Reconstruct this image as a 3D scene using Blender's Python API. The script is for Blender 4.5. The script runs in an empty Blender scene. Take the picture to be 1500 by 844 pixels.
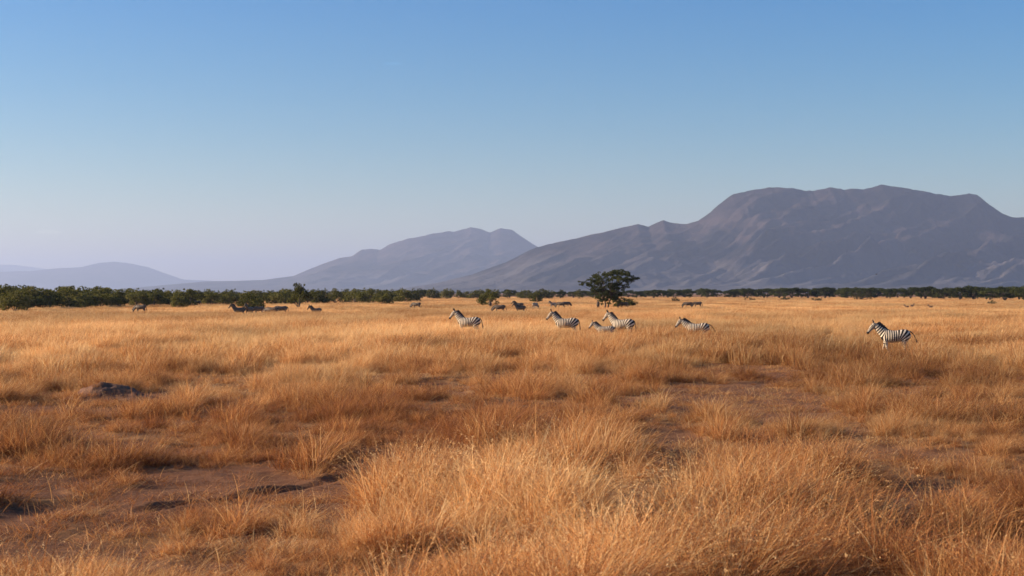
import bpy, bmesh, math, random
import numpy as np
from mathutils import Vector, Matrix

R = math.radians
rng = np.random.default_rng(7)
random.seed(7)
scene = bpy.context.scene
COL = scene.collection

# ------------------------------------------------------------------ camera, sky, sun, exposure
CAM_H, FPX, HOR = 3.0, 2083.33, 429.0      # eye height (m), focal length and horizon row at 1500 px width
cd = bpy.data.cameras.new('camera')
cd.lens, cd.sensor_width = 50.0, 36.0
cd.clip_start, cd.clip_end = 0.5, 200000.0
cd.dof.use_dof = True
cd.dof.focus_distance = 46.0
cd.dof.aperture_fstop = 2.8
cam = bpy.data.objects.new('camera', cd)
COL.objects.link(cam)
cam.location = (0, 0, CAM_H)
cam.rotation_euler = (R(90) + math.atan((HOR - 422) / FPX), 0, 0)
scene.camera = cam

SUN_EL, SUN_AZ = 19.0, 87.0                # elevation; degrees to the left of straight ahead
sun_dir = Vector((-math.sin(R(SUN_AZ)) * math.cos(R(SUN_EL)), math.cos(R(SUN_AZ)) * math.cos(R(SUN_EL)), math.sin(R(SUN_EL))))
world = bpy.data.worlds.new('World')
scene.world = world
world.use_nodes = True
wn, wl = world.node_tree.nodes, world.node_tree.links
wn.clear()
w_out = wn.new('ShaderNodeOutputWorld')
w_bg = wn.new('ShaderNodeBackground')
sky = wn.new('ShaderNodeTexSky')
sky.sky_type = 'NISHITA'
sky.sun_disc = False
sky.sun_elevation = R(SUN_EL)
sky.sun_rotation = R(-SUN_AZ)
sky.altitude = 900
sky.air_density, sky.dust_density, sky.ozone_density = 1.0, 0.45, 3.5
w_bg.inputs['Strength'].default_value = 0.060
w_hs = wn.new('ShaderNodeHueSaturation')
w_hs.inputs['Saturation'].default_value = 1.30
w_tint = wn.new('ShaderNodeMix'); w_tint.data_type = 'RGBA'; w_tint.blend_type = 'MULTIPLY'
w_tint.inputs[0].default_value = 1.0
# the air low over the plain is dusty and warm, the higher sky clean and blue
w_tc = wn.new('ShaderNodeTexCoord'); w_sp = wn.new('ShaderNodeSeparateXYZ'); wl.new(w_tc.outputs['Generated'], w_sp.inputs[0])
w_rp = wn.new('ShaderNodeValToRGB')
w_rp.color_ramp.elements[0].position, w_rp.color_ramp.elements[0].color = 0.0, (1.22, 0.84, 0.58, 1)
w_rp.color_ramp.elements[1].position, w_rp.color_ramp.elements[1].color = 0.20, (0.74, 0.82, 0.84, 1)
wl.new(w_sp.outputs[2], w_rp.inputs[0])
# two faint wisps of cirrus: soft streaks around two directions, broken up by noise
def w_math(op, a, b=None, clamp=False):
    k = wn.new('ShaderNodeMath'); k.operation = op; k.use_clamp = clamp
    for i, q in enumerate((a, b)):
        if q is None: continue
        if isinstance(q, (int, float)): k.inputs[i].default_value = q
        else: wl.new(q, k.inputs[i])
    return k.outputs[0]
w_nz = wn.new('ShaderNodeTexNoise'); w_nz.inputs['Scale'].default_value = 1.0; w_nz.inputs['Detail'].default_value = 5
w_mp = wn.new('ShaderNodeMapping'); w_mp.inputs['Scale'].default_value = (60, 60, 400)
wl.new(w_tc.outputs['Generated'], w_mp.inputs[0]); wl.new(w_mp.outputs[0], w_nz.inputs['Vector'])
w_u = w_math('DIVIDE', w_sp.outputs[0], w_sp.outputs[1]); w_v = w_math('DIVIDE', w_sp.outputs[2], w_sp.outputs[1])
wisp = None
for (u0, v0, su, sv, amt) in [((575 - 750) / FPX, (HOR - 93) / FPX, 0.008, 0.0012, 0.22), ((72 - 750) / FPX, (HOR - 340) / FPX, 0.012, 0.0018, 0.30), ((20 - 750) / FPX, (HOR - 388) / FPX, 0.03, 0.0022, 0.2)]:
    du = w_math('DIVIDE', w_math('SUBTRACT', w_u, u0), su); dv = w_math('DIVIDE', w_math('SUBTRACT', w_v, v0), sv)
    g_ = w_math('SUBTRACT', 1.0, w_math('ADD', w_math('MULTIPLY', du, du), w_math('MULTIPLY', dv, dv)), True)
    g_ = w_math('MULTIPLY', g_, w_math('GREATER_THAN', w_sp.outputs[1], 0.1))
    g_ = w_math('MULTIPLY', w_math('MULTIPLY', g_, amt), w_nz.outputs[0])
    wisp = g_ if wisp is None else w_math('ADD', wisp, g_)
w_gain = w_math('ADD', w_math('MULTIPLY', wisp, 1.5), 1.0)
wl.new(w_rp.outputs[0], w_tint.inputs[7])
wl.new(sky.outputs[0], w_hs.inputs['Color'])
wl.new(w_hs.outputs[0], w_tint.inputs[6])
w_cl = wn.new('ShaderNodeVectorMath'); w_cl.operation = 'SCALE'
wl.new(w_tint.outputs[2], w_cl.inputs[0]); wl.new(w_math('MULTIPLY', w_gain, 1.32), w_cl.inputs['Scale'])
wl.new(w_cl.outputs[0], w_bg.inputs['Color'])
wl.new(w_bg.outputs[0], w_out.inputs['Surface'])

sd = bpy.data.lights.new('sun', 'SUN')
sd.energy, sd.angle, sd.color = 5.0, R(0.55), (1.0, 0.80, 0.58)
sun = bpy.data.objects.new('sun', sd)
COL.objects.link(sun)
sun.rotation_euler = (-sun_dir).to_track_quat('-Z', 'Y').to_euler()
sun.location = (-40, 30, 40)

vs = scene.view_settings
vs.view_transform, vs.look, vs.gamma, vs.exposure = 'Standard', 'None', 1.0, 1.15
vs.use_curve_mapping = False
scene.display_settings.display_device = 'sRGB'
cy = scene.cycles
cy.use_denoising = True
cy.use_adaptive_sampling = True
cy.adaptive_threshold = 0.015
cy.max_bounces, cy.diffuse_bounces, cy.glossy_bounces = 4, 3, 1
cy.transmission_bounces, cy.transparent_max_bounces, cy.volume_bounces = 3, 8, 0
cy.caustics_reflective = cy.caustics_refractive = False

# ------------------------------------------------------------------ helpers
def px2x(px, d):
    return (px - 750.0) / FPX * d

def row2d(py):
    return CAM_H * FPX / (py - HOR)

def tag(o, label=None, cat=None, group=None, kind=None):
    if label: o['label'] = label
    if cat: o['category'] = cat
    if group: o['group'] = group
    if kind: o['kind'] = kind
    return o

def empty(name, loc, rz=0.0):
    o = bpy.data.objects.new(name, None)
    o.empty_display_size = 0.3
    COL.objects.link(o)
    o.location = loc
    o.rotation_euler = (0, 0, rz)
    return o

def mesh_obj(name, me, parent=None, loc=(0, 0, 0), link=True):
    o = bpy.data.objects.new(name, me)
    if link: COL.objects.link(o)
    o.location = loc
    if parent: o.parent = parent
    return o

def make_mesh(name, v, quads=None, tris=None, mats=(), smooth=False, attrs=None):
    me = bpy.data.meshes.new(name)
    v = np.asarray(v, np.float32)
    q = np.zeros((0, 4), np.int32) if quads is None else np.asarray(quads, np.int32).reshape(-1, 4)
    t = np.zeros((0, 3), np.int32) if tris is None else np.asarray(tris, np.int32).reshape(-1, 3)
    me.vertices.add(len(v)); me.vertices.foreach_set('co', v.ravel())
    nl = q.size + t.size
    me.loops.add(nl); me.loops.foreach_set('vertex_index', np.concatenate([q.ravel(), t.ravel()]))
    npoly = len(q) + len(t)
    me.polygons.add(npoly)
    starts = np.concatenate([np.arange(len(q)) * 4, q.size + np.arange(len(t)) * 3]).astype(np.int32)
    me.polygons.foreach_set('loop_start', starts)
    if smooth: me.polygons.foreach_set('use_smooth', np.ones(npoly, bool))
    for m in mats: me.materials.append(m)
    for k, a in (attrs or {}).items():
        at = me.attributes.new(k, 'FLOAT', 'POINT')
        at.data.foreach_set('value', np.asarray(a, np.float32))
    me.update(calc_edges=True)
    return me

def _hash(ix, iy, seed):
    h = (ix.astype(np.int64) * 374761393 + iy.astype(np.int64) * 668265263 + seed * 1274126177) & 0x7fffffff
    h = ((h ^ (h >> 13)) * 1274126177) & 0x7fffffff
    h = ((h ^ (h >> 16)) * 668265263) & 0x7fffffff
    return (h & 0xffff) / 65535.0

def vnoise(x, y, seed=0):
    x = np.asarray(x, float); y = np.asarray(y, float)
    ix, iy = np.floor(x), np.floor(y)
    fx, fy = x - ix, y - iy
    fx = fx * fx * fx * (fx * (fx * 6 - 15) + 10); fy = fy * fy * fy * (fy * (fy * 6 - 15) + 10)
    ix = ix.astype(np.int64); iy = iy.astype(np.int64)
    a, b = _hash(ix, iy, seed), _hash(ix + 1, iy, seed)
    c, d = _hash(ix, iy + 1, seed), _hash(ix + 1, iy + 1, seed)
    return (a + (b - a) * fx) * (1 - fy) + (c + (d - c) * fx) * fy

def fbm(x, y, oct=4, seed=0, gain=0.5):
    s = 0; a = 1; n = 0
    for i in range(oct):
        s = s + a * vnoise(x * 2 ** i, y * 2 ** i, seed + i * 17); n += a; a *= gain
    return s / n

def ridged(x, y, oct=4, seed=0, gain=0.5):
    s = 0; a = 1; n = 0
    for i in range(oct):
        s = s + a * (1 - np.abs(2 * vnoise(x * 2 ** i, y * 2 ** i, seed + i * 31) - 1)); n += a; a *= gain
    return s / n

def sstep(a, b, x):
    t = np.clip((x - a) / (b - a), 0, 1)
    return t * t * (3 - 2 * t)

# ------------------------------------------------------------------ materials
def new_mat(name):
    m = bpy.data.materials.new(name)
    m.use_nodes = True
    m.node_tree.nodes.clear()
    return m, m.node_tree.nodes, m.node_tree.links

def ramp(nodes, stops):
    r = nodes.new('ShaderNodeValToRGB')
    e = r.color_ramp.elements
    e[0].position, e[0].color = stops[0][0], (*stops[0][1], 1)
    e[1].position, e[1].color = stops[1][0], (*stops[1][1], 1)
    for p, c in stops[2:]:
        k = e.new(p); k.color = (*c, 1)
    return r

def math_node(nodes, links, op, a, b=None, clamp=False):
    n = nodes.new('ShaderNodeMath'); n.operation = op; n.use_clamp = clamp
    for i, s in enumerate((a, b)):
        if s is None: continue
        if isinstance(s, (int, float)): n.inputs[i].default_value = s
        else: links.new(s, n.inputs[i])
    return n.outputs[0]

def mix_col(nodes, links, fac, a, b, mode='MIX'):
    n = nodes.new('ShaderNodeMix'); n.data_type = 'RGBA'; n.blend_type = mode
    for s, v in ((n.inputs[0], fac), (n.inputs[6], a), (n.inputs[7], b)):
        if isinstance(v, (int, float)): s.default_value = v
        elif isinstance(v, tuple): s.default_value = (*v, 1)
        else: links.new(v, s)
    return n.outputs[2]

def attr(nodes, name, kind='GEOMETRY'):
    n = nodes.new('ShaderNodeAttribute'); n.attribute_name = name; n.attribute_type = kind
    return n

def mat_grass():
    m, n, l = new_mat('dry_grass_blades')
    tint = attr(n, 'tint', 'INSTANCER').outputs['Fac']
    tone = attr(n, 'tone', 'INSTANCER').outputs['Fac']
    br = attr(n, 'blade').outputs['Fac']
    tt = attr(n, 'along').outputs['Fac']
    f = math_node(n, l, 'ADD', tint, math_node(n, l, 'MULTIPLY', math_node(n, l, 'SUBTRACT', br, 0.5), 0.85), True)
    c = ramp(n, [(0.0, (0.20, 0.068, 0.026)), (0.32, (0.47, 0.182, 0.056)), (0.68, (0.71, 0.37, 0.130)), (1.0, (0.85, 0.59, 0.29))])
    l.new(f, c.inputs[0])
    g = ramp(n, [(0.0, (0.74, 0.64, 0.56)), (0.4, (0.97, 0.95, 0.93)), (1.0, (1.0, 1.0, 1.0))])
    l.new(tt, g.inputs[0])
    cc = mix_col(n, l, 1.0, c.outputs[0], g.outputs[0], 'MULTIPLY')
    t2 = n.new('ShaderNodeCombineColor')
    for i in range(3): l.new(tone, t2.inputs[i])
    cc = mix_col(n, l, 1.0, cc, t2.outputs[0], 'MULTIPLY')
    d = n.new('ShaderNodeBsdfPrincipled'); d.inputs['Roughness'].default_value = 0.55
    d.inputs['Specular IOR Level'].default_value = 0.25
    tr = n.new('ShaderNodeBsdfTranslucent')
    l.new(cc, d.inputs['Base Color']); l.new(cc, tr.inputs['Color'])
    mx = n.new('ShaderNodeMixShader'); mx.inputs[0].default_value = 0.45
    l.new(d.outputs[0], mx.inputs[1]); l.new(tr.outputs[0], mx.inputs[2])
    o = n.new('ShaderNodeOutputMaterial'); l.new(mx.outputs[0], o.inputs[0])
    return m

def mat_ground():
    m, n, l = new_mat('savanna_soil')
    geo = n.new('ShaderNodeNewGeometry')
    bare = attr(n, 'bare').outputs['Fac']
    n1 = n.new('ShaderNodeTexNoise'); n1.inputs['Scale'].default_value = 1.3; n1.inputs['Detail'].default_value = 8
    n2 = n.new('ShaderNodeTexNoise'); n2.inputs['Scale'].default_value = 11; n2.inputs['Detail'].default_value = 9; n2.inputs['Roughness'].default_value = 0.7
    mp = n.new('ShaderNodeMapping'); mp.inputs['Scale'].default_value = (0.35, 2.2, 1.0); mp.inputs['Rotation'].default_value = (0, 0, R(8))
    l.new(geo.outputs['Position'], n1.inputs['Vector']); l.new(geo.outputs['Position'], mp.inputs[0]); l.new(mp.outputs[0], n2.inputs['Vector'])
    soil = ramp(n, [(0.30, (0.075, 0.026, 0.012)), (0.52, (0.165, 0.062, 0.028)), (0.75, (0.27, 0.12, 0.055))])
    l.new(n1.outputs[0], soil.inputs[0])
    lit = ramp(n, [(0.45, (0.12, 0.055, 0.030)), (0.62, (0.32, 0.17, 0.085))])
    l.new(n2.outputs[0], lit.inputs[0])
    s1 = mix_col(n, l, 0.55, soil.outputs[0], lit.outputs[0])
    straw = ramp(n, [(0.35, (0.14, 0.065, 0.030)), (0.65, (0.34, 0.18, 0.075))])
    l.new(n1.outputs[0], straw.inputs[0])
    c = mix_col(n, l, bare, straw.outputs[0], s1)
    bp = n.new('ShaderNodeBump'); bp.inputs['Strength'].default_value = 0.7; bp.inputs['Distance'].default_value = 0.05
    n3 = n.new('ShaderNodeTexNoise'); n3.inputs['Scale'].default_value = 5; n3.inputs['Detail'].default_value = 12; n3.inputs['Roughness'].default_value = 0.68
    l.new(geo.outputs['Position'], n3.inputs['Vector']); l.new(n3.outputs[0], bp.inputs['Height'])
    d = n.new('ShaderNodeBsdfPrincipled'); d.inputs['Roughness'].default_value = 0.95; d.inputs['Specular IOR Level'].default_value = 0.1
    l.new(c, d.inputs['Base Color']); l.new(bp.outputs[0], d.inputs['Normal'])
    o = n.new('ShaderNodeOutputMaterial'); l.new(d.outputs[0], o.inputs[0])
    return m

def mat_mountain(name, rock_a, rock_b, veg):
    m, n, l = new_mat(name)
    geo = n.new('ShaderNodeNewGeometry')
    n1 = n.new('ShaderNodeTexNoise'); n1.inputs['Scale'].default_value = 0.004; n1.inputs['Detail'].default_value = 10; n1.inputs['Roughness'].default_value = 0.65
    n2 = n.new('ShaderNodeTexNoise'); n2.inputs['Scale'].default_value = 0.0016; n2.inputs['Detail'].default_value = 9; n2.inputs['Roughness'].default_value = 0.6
    for k in (n1, n2): l.new(geo.outputs['Position'], k.inputs['Vector'])
    rk = ramp(n, [(0.35, rock_a), (0.65, rock_b)])
    l.new(n1.outputs[0], rk.inputs[0])
    vf = ramp(n, [(0.46, (0, 0, 0)), (0.58, (1, 1, 1))])
    l.new(n2.outputs[0], vf.inputs[0])
    c = mix_col(n, l, vf.outputs[0], rk.outputs[0], veg)
    bp = n.new('ShaderNodeBump'); bp.inputs['Strength'].default_value = 0.8; bp.inputs['Distance'].default_value = 45
    l.new(n1.outputs[0], bp.inputs['Height'])
    # low mist painted into the colour: paler along the foot, ragged upper edge
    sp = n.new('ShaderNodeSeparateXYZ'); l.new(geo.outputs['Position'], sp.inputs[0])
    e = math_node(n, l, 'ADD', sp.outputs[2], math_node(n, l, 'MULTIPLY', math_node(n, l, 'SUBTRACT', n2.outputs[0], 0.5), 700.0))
    foot_mist = n.new('ShaderNodeMapRange'); foot_mist.inputs['From Min'].default_value = 280; foot_mist.inputs['From Max'].default_value = -20
    l.new(e, foot_mist.inputs[0])
    c = mix_col(n, l, foot_mist.outputs[0], c, (0.10, 0.092, 0.094))
    d = n.new('ShaderNodeBsdfDiffuse')
    l.new(c, d.inputs['Color']); l.new(bp.outputs[0], d.inputs['Normal'])
    o = n.new('ShaderNodeOutputMaterial'); l.new(d.outputs[0], o.inputs[0])
    return m

def mat_leaf(name, dark, mid, light):
    m, n, l = new_mat(name)
    a = attr(n, 'blade').outputs['Fac']
    oi = n.new('ShaderNodeObjectInfo')
    f = math_node(n, l, 'ADD', a, math_node(n, l, 'MULTIPLY', math_node(n, l, 'SUBTRACT', oi.outputs['Random'], 0.5), 0.5), True)
    c = ramp(n, [(0.0, dark), (0.5, mid), (1.0, light)]); l.new(f, c.inputs[0])
    d = n.new('ShaderNodeBsdfDiffuse'); tr = n.new('ShaderNodeBsdfTranslucent')
    l.new(c.outputs[0], d.inputs[0]); l.new(c.outputs[0], tr.inputs[0])
    mx = n.new('ShaderNodeMixShader'); mx.inputs[0].default_value = 0.36
    l.new(d.outputs[0], mx.inputs[1]); l.new(tr.outputs[0], mx.inputs[2])
    o = n.new('ShaderNodeOutputMaterial'); l.new(mx.outputs[0], o.inputs[0])
    return m

def mat_bark(name='acacia_bark', a=(0.045, 0.033, 0.026), b=(0.12, 0.09, 0.07), sc=9):
    m, n, l = new_mat(name)
    tc = n.new('ShaderNodeTexCoord')
    n1 = n.new('ShaderNodeTexNoise'); n1.inputs['Scale'].default_value = sc; n1.inputs['Detail'].default_value = 6
    l.new(tc.outputs['Object'], n1.inputs['Vector'])
    c = ramp(n, [(0.3, a), (0.7, b)]); l.new(n1.outputs[0], c.inputs[0])
    bp = n.new('ShaderNodeBump'); bp.inputs['Distance'].default_value = 0.03; l.new(n1.outputs[0], bp.inputs['Height'])
    d = n.new('ShaderNodeBsdfPrincipled'); d.inputs['Roughness'].default_value = 0.9
    l.new(c.outputs[0], d.inputs['Base Color']); l.new(bp.outputs[0], d.inputs['Normal'])
    o = n.new('ShaderNodeOutputMaterial'); l.new(d.outputs[0], o.inputs[0])
    return m

def mat_zebra(name='zebra_coat', white=(0.74, 0.61, 0.455)):
    m, n, l = new_mat(name)
    ph = attr(n, 'phase').outputs['Fac']; dk = attr(n, 'dark').outputs['Fac']; wh = attr(n, 'pale').outputs['Fac']
    tc = n.new('ShaderNodeTexCoord')
    n1 = n.new('ShaderNodeTexNoise'); n1.inputs['Scale'].default_value = 5.0; n1.inputs['Detail'].default_value = 3
    l.new(tc.outputs['Object'], n1.inputs['Vector'])
    p = math_node(n, l, 'ADD', ph, math_node(n, l, 'MULTIPLY', math_node(n, l, 'SUBTRACT', n1.outputs[0], 0.5), 1.6))
    s = math_node(n, l, 'SINE', p)
    s = math_node(n, l, 'SUBTRACT', s, math_node(n, l, 'MULTIPLY', wh, 1.6))
    s = math_node(n, l, 'ADD', s, math_node(n, l, 'MULTIPLY', dk, 2.4))
    f = math_node(n, l, 'ADD', math_node(n, l, 'MULTIPLY', s, 3.0), 1.1, True)
    c = mix_col(n, l, f, white, (0.020, 0.016, 0.014))
    d = n.new('ShaderNodeBsdfPrincipled'); d.inputs['Roughness'].default_value = 0.6; d.inputs['Specular IOR Level'].default_value = 0.25
    l.new(c, d.inputs['Base Color'])
    o = n.new('ShaderNodeOutputMaterial'); l.new(d.outputs[0], o.inputs[0])
    return m

def mat_plain(name, a, b, sc=12.0, rough=0.7):
    m, n, l = new_mat(name)
    tc = n.new('ShaderNodeTexCoord')
    n1 = n.new('ShaderNodeTexNoise'); n1.inputs['Scale'].default_value = sc; n1.inputs['Detail'].default_value = 4
    l.new(tc.outputs['Object'], n1.inputs['Vector'])
    c = ramp(n, [(0.35, a), (0.65, b)]); l.new(n1.outputs[0], c.inputs[0])
    d = n.new('ShaderNodeBsdfPrincipled'); d.inputs['Roughness'].default_value = rough
    l.new(c.outputs[0], d.inputs['Base Color'])
    o = n.new('ShaderNodeOutputMaterial'); l.new(d.outputs[0], o.inputs[0])
    return m

M_GRASS = mat_grass()
M_GROUND = mat_ground()
M_BARK = mat_bark()
M_LEAF_OLIVE = mat_leaf('olive_bush_leaves', (0.046, 0.046, 0.015), (0.115, 0.115, 0.032), (0.22, 0.19, 0.06))
M_LEAF_DARK = mat_leaf('dark_acacia_leaves', (0.024, 0.030, 0.012), (0.055, 0.066, 0.024), (0.12, 0.125, 0.045))
M_LEAF_GREY = mat_leaf('dusty_scrub_leaves', (0.04, 0.038, 0.022), (0.085, 0.078, 0.040), (0.14, 0.12, 0.06))
M_ZEBRA = mat_zebra()
M_ZEBRA_SHADED = mat_zebra('zebra_coat_shaded', (0.25, 0.185, 0.13))  # backlit shade painted into the coat of far zebras: white stripes darkened
M_MANE = mat_plain('zebra_hair', (0.016, 0.013, 0.012), (0.05, 0.04, 0.035), 20)
M_EYE = mat_plain('zebra_eye', (0.008, 0.006, 0.005), (0.012, 0.01, 0.008), 5, 0.15)
M_TAN = mat_plain('antelope_coat', (0.24, 0.13, 0.07), (0.36, 0.21, 0.12), 4)
M_HORN = mat_plain('antelope_horn', (0.03, 0.025, 0.02), (0.06, 0.05, 0.04), 9, 0.4)
M_FEATHER = mat_plain('bird_feathers', (0.02, 0.016, 0.013), (0.05, 0.04, 0.03), 8)
M_MOUND = mat_bark('mound_earth', (0.10, 0.045, 0.026), (0.23, 0.105, 0.056), 7.0)

# ------------------------------------------------------------------ ground sheet
# bare patches: px/row centre in the photo -> ground ellipses (centre x, y, half width, half depth, turn)
def patch(px0, px1, py0, py1, turn=0.0):
    dn, df = row2d(py1), row2d(py0)
    d = (dn + df) / 2
    return (px2x((px0 + px1) / 2, d), d, (px1 - px0) / 2 / FPX * d, (df - dn) / 2, turn)

PATCHES = [patch(140, 470, 668, 772), patch(420, 555, 664, 815), patch(-80, 105, 735, 810), patch(-60, 62, 575, 660), patch(90, 290, 572, 606),
           patch(930, 1210, 560, 622), patch(1340, 1600, 790, 860), patch(1190, 1310, 508, 530), patch(1160, 1270, 494, 503),
           patch(420, 520, 640, 668), patch(1370, 1480, 473, 486), patch(330, 420, 530, 545), patch(1290, 1430, 700, 742),
           patch(610, 690, 560, 585), patch(1010, 1190, 530, 556), patch(100, 240, 640, 668), patch(560, 700, 655, 690), patch(880, 960, 585, 606), patch(1080, 1260, 640, 668), patch(700, 800, 545, 560), patch(1380, 1540, 590, 612), patch(-40, 130, 690, 735)]

def bare_amount(x, y):
    wx = x + 0.9 * (fbm(x * 0.9, y * 0.9, 3, 11) - 0.5) * 2; wy = y + 1.6 * (fbm(x * 0.6, y * 0.6, 3, 12) - 0.5) * 2
    b = np.zeros_like(x)
    for cx, cyy, a, bb, t in PATCHES:
        q = np.sqrt(((wx - cx) / a) ** 2 + ((wy - cyy) / bb) ** 2)
        b = np.maximum(b, 1 - sstep(0.80, 1.15, q))
    r = np.hypot(x, y)
    # small natural gaps between tussocks, closing up with distance
    g = sstep(0.60, 0.72, fbm(x * 0.55 + 3.1, y * 0.30, 3, 23)) * (1 - sstep(45, 110, r)) * 0.9
    return np.clip(np.maximum(b, g), 0, 1)

RUT_A = np.array([px2x(215, row2d(748)), row2d(748)]); RUT_B = np.array([px2x(545, row2d(686)), row2d(686)])

def ground_h(x, y):
    r = np.hypot(x, y)
    near = 1 - sstep(90, 400, r)
    h = (fbm(x * 0.16, y * 0.16, 3, 41) - 0.5) * 0.30 * near + (fbm(x * 0.9, y * 0.9, 4, 42) - 0.5) * 0.13 * (1 - sstep(40, 90, r))
    b = bare_amount(x, y)
    h = h - 0.05 * b * near
    ab = RUT_B - RUT_A; L = np.hypot(*ab); u = ab / L
    s = (x - RUT_A[0]) * u[0] + (y - RUT_A[1]) * u[1]
    wob = 0.22 * (fbm(s * 1.1, s * 0 + 4.2, 3, 48) - 0.5) + 0.02 * np.sin(s * 5.3)
    t = (x - RUT_A[0]) * -u[1] + (y - RUT_A[1]) * u[0] + wob
    on = sstep(-0.3, 0.4, s) * (1 - sstep(L - 0.4, L + 0.3, s))
    on = on * (0.35 + 0.75 * sstep(0.3, 0.6, fbm(x * 1.3, y * 1.3, 3, 47)))
    h = h + on * (-0.075 * np.exp(-(t / 0.15) ** 2) + 0.045 * np.exp(-((t - 0.26) / 0.13) ** 2) + 0.04 * np.exp(-((t + 0.27) / 0.13) ** 2))
    return h * near

front = np.linspace(-30, 30, 430)
back = np.concatenate([np.linspace(30, 330, 70)[1:-1]])
ang = np.radians(np.concatenate([front, back]))
rr = [1.0]
while rr[-1] < 70000:
    r0 = rr[-1]
    step = 0.9 if r0 < 12.5 else (0.065 if r0 < 30 else 0.065 * (r0 / 30) ** 1.35)
    rr.append(r0 + min(step, r0 * 0.12 + 0.05))
rr = np.array(rr)
RG, AG = np.meshgrid(rr, ang, indexing='ij')
gx, gy = RG * np.sin(AG), RG * np.cos(AG)
gz = ground_h(gx, gy)
nr, na = RG.shape
idx = np.arange(nr * na).reshape(nr, na)
nx = np.roll(idx, -1, 1)
gq = np.stack([idx[:-1], nx[:-1], nx[1:], idx[1:]], -1).reshape(-1, 4)[:, ::-1]
gv = np.stack([gx, gy, gz], -1).reshape(-1, 3)
ctr = len(gv)
gv = np.vstack([gv, [[0, 0, 0]]])
gt = np.stack([idx[0], nx[0], np.full(na, ctr)], -1)
bare_v = np.append(bare_amount(gx, gy).ravel(), 0)
g_me = make_mesh('ground', gv, gq, gt, [M_GROUND], True, {'bare': bare_v})
tag(mesh_obj('ground', g_me), 'reddish brown earth of the open savanna plain', 'ground', kind='structure')

# ------------------------------------------------------------------ mountains
def mountain(name, prof, D, front_f, back_f, cell, mat, label, seed, spur, lam, tilt, power):
    px = np.array([p[0] for p in prof], float); py = np.array([p[1] for p in prof], float)
    X0, X1 = px2x(px[0], D), px2x(px[-1], D)
    nxx = int((X1 - X0) / cell)
    xs = np.linspace(X0, X1, nxx)
    nf, nb = 150, 40
    ts = np.concatenate([np.linspace(0, 1, nf), 1 + np.linspace(0, 1, nb)[1:]])
    X, T = np.meshgrid(xs, ts, indexing='ij')
    Dr = D * (1 + 0.035 * (fbm(X / (lam * 2.5), X * 0 + 3.3, 3, seed + 5) - 0.5) * 2)
    d0 = D * front_f; d1 = D * back_f
    Y = np.where(T <= 1, d0 + (Dr - d0) * T, Dr + (d1 - Dr) * (T - 1))
    pxr = X / Dr * FPX + 750
    S = (HOR - np.interp(pxr, px, py)) / FPX * Dr
    S = S + S.clip(0) * 0.038 * (fbm(X / (lam * 0.20), X * 0 + 1.7, 5, seed + 9, 0.6) - 0.5)
    f = np.where(T <= 1, 0.16 * T + 0.84 * np.abs(T) ** power, 1 - 0.9 * sstep(0, 1, T - 1))
    q = X + tilt * (D - Y); al = Y
    rg = ridged(q / lam, al / (lam * 3.2), 5, seed, 0.52)
    fine = fbm(X / (lam * 0.35), Y / (lam * 0.35), 5, seed + 3, 0.55)
    env = np.where(T <= 1, np.clip(1.0 - T, 0, 1) ** 0.55 * sstep(0.12, 0.62, T), 0.0)
    h = S * (f + env * (spur * (rg - 0.62) + 0.22 * (fine - 0.5) + 0.10 * (ridged(q / (lam * 0.3), al / (lam * 0.7), 4, seed + 7) - 0.6)))
    h = np.maximum(h, -6 + 12 * 0 * h)
    edge = sstep(0, 0.04, (X - X0) / (X1 - X0)) * (1 - sstep(0.96, 1, (X - X0) / (X1 - X0)))
    h = np.where(T >= 2 - 1e-6, -8, h * edge)
    h = np.where(T <= 1e-6, -8, h)
    i = np.arange(X.size).reshape(X.shape)
    qd = np.stack([i[:-1, :-1], i[1:, :-1], i[1:, 1:], i[:-1, 1:]], -1).reshape(-1, 4)
    me = make_mesh(name, np.stack([X, Y, h], -1).reshape(-1, 3), qd, None, [mat], True)
    return tag(mesh_obj(name, me), label, 'mountain', kind='structure')

MASSIF = [(470, 429), (530, 427), (590, 422), (640, 414), (690, 402), (740, 384), (785, 362), (820, 353), (850, 347), (880, 340), (905, 334), (935, 327),
          (950, 331), (972, 322), (985, 326), (1005, 328), (1025, 322), (1040, 311), (1055, 298), (1075, 284), (1095, 278), (1120, 275),
          (1150, 275), (1190, 279), (1215, 273), (1240, 277), (1265, 277), (1290, 271), (1330, 275), (1360, 281), (1393, 286), (1420, 283),
          (1432, 286), (1445, 297), (1470, 312), (1485, 318), (1500, 318), (1560, 322), (1640, 330), (1750, 345), (1900, 372), (2050, 400), (2250, 429)]
MIDDLE = [(120, 429), (200, 421), (300, 412), (350, 411), (385, 410), (430, 404), (455, 393), (480, 384), (500, 377), (515, 375), (530, 365), (545, 364), (557, 366),
          (570, 358), (600, 349), (630, 343), (655, 338), (665, 339), (675, 336), (690, 332), (705, 335), (718, 340), (735, 334), (750, 337), (770, 350),
          (790, 363), (830, 378), (900, 395), (1000, 415), (1100, 429)]
FAR = [(-330, 429), (-200, 410), (-100, 392), (-40, 396), (0, 398), (25, 397), (45, 397), (80, 393), (120, 391), (140, 386), (165, 383), (185, 385), (205, 389), (225, 397),
       (245, 405), (262, 409), (330, 412), (420, 418), (520, 429)]
FARTHEST = [(-300, 429), (-220, 405), (-120, 390), (-40, 387), (20, 388), (45, 391), (120, 402), (200, 420), (260, 429)]
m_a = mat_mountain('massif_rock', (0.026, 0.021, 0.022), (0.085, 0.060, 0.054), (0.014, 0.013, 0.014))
mountain('mountain', MASSIF, 9800, 0.74, 1.2, 10.5, m_a, 'broad flat-topped mountain massif with pale rocky spurs on the right', 100, 0.95, 500, 0.95, 2.7)
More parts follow.
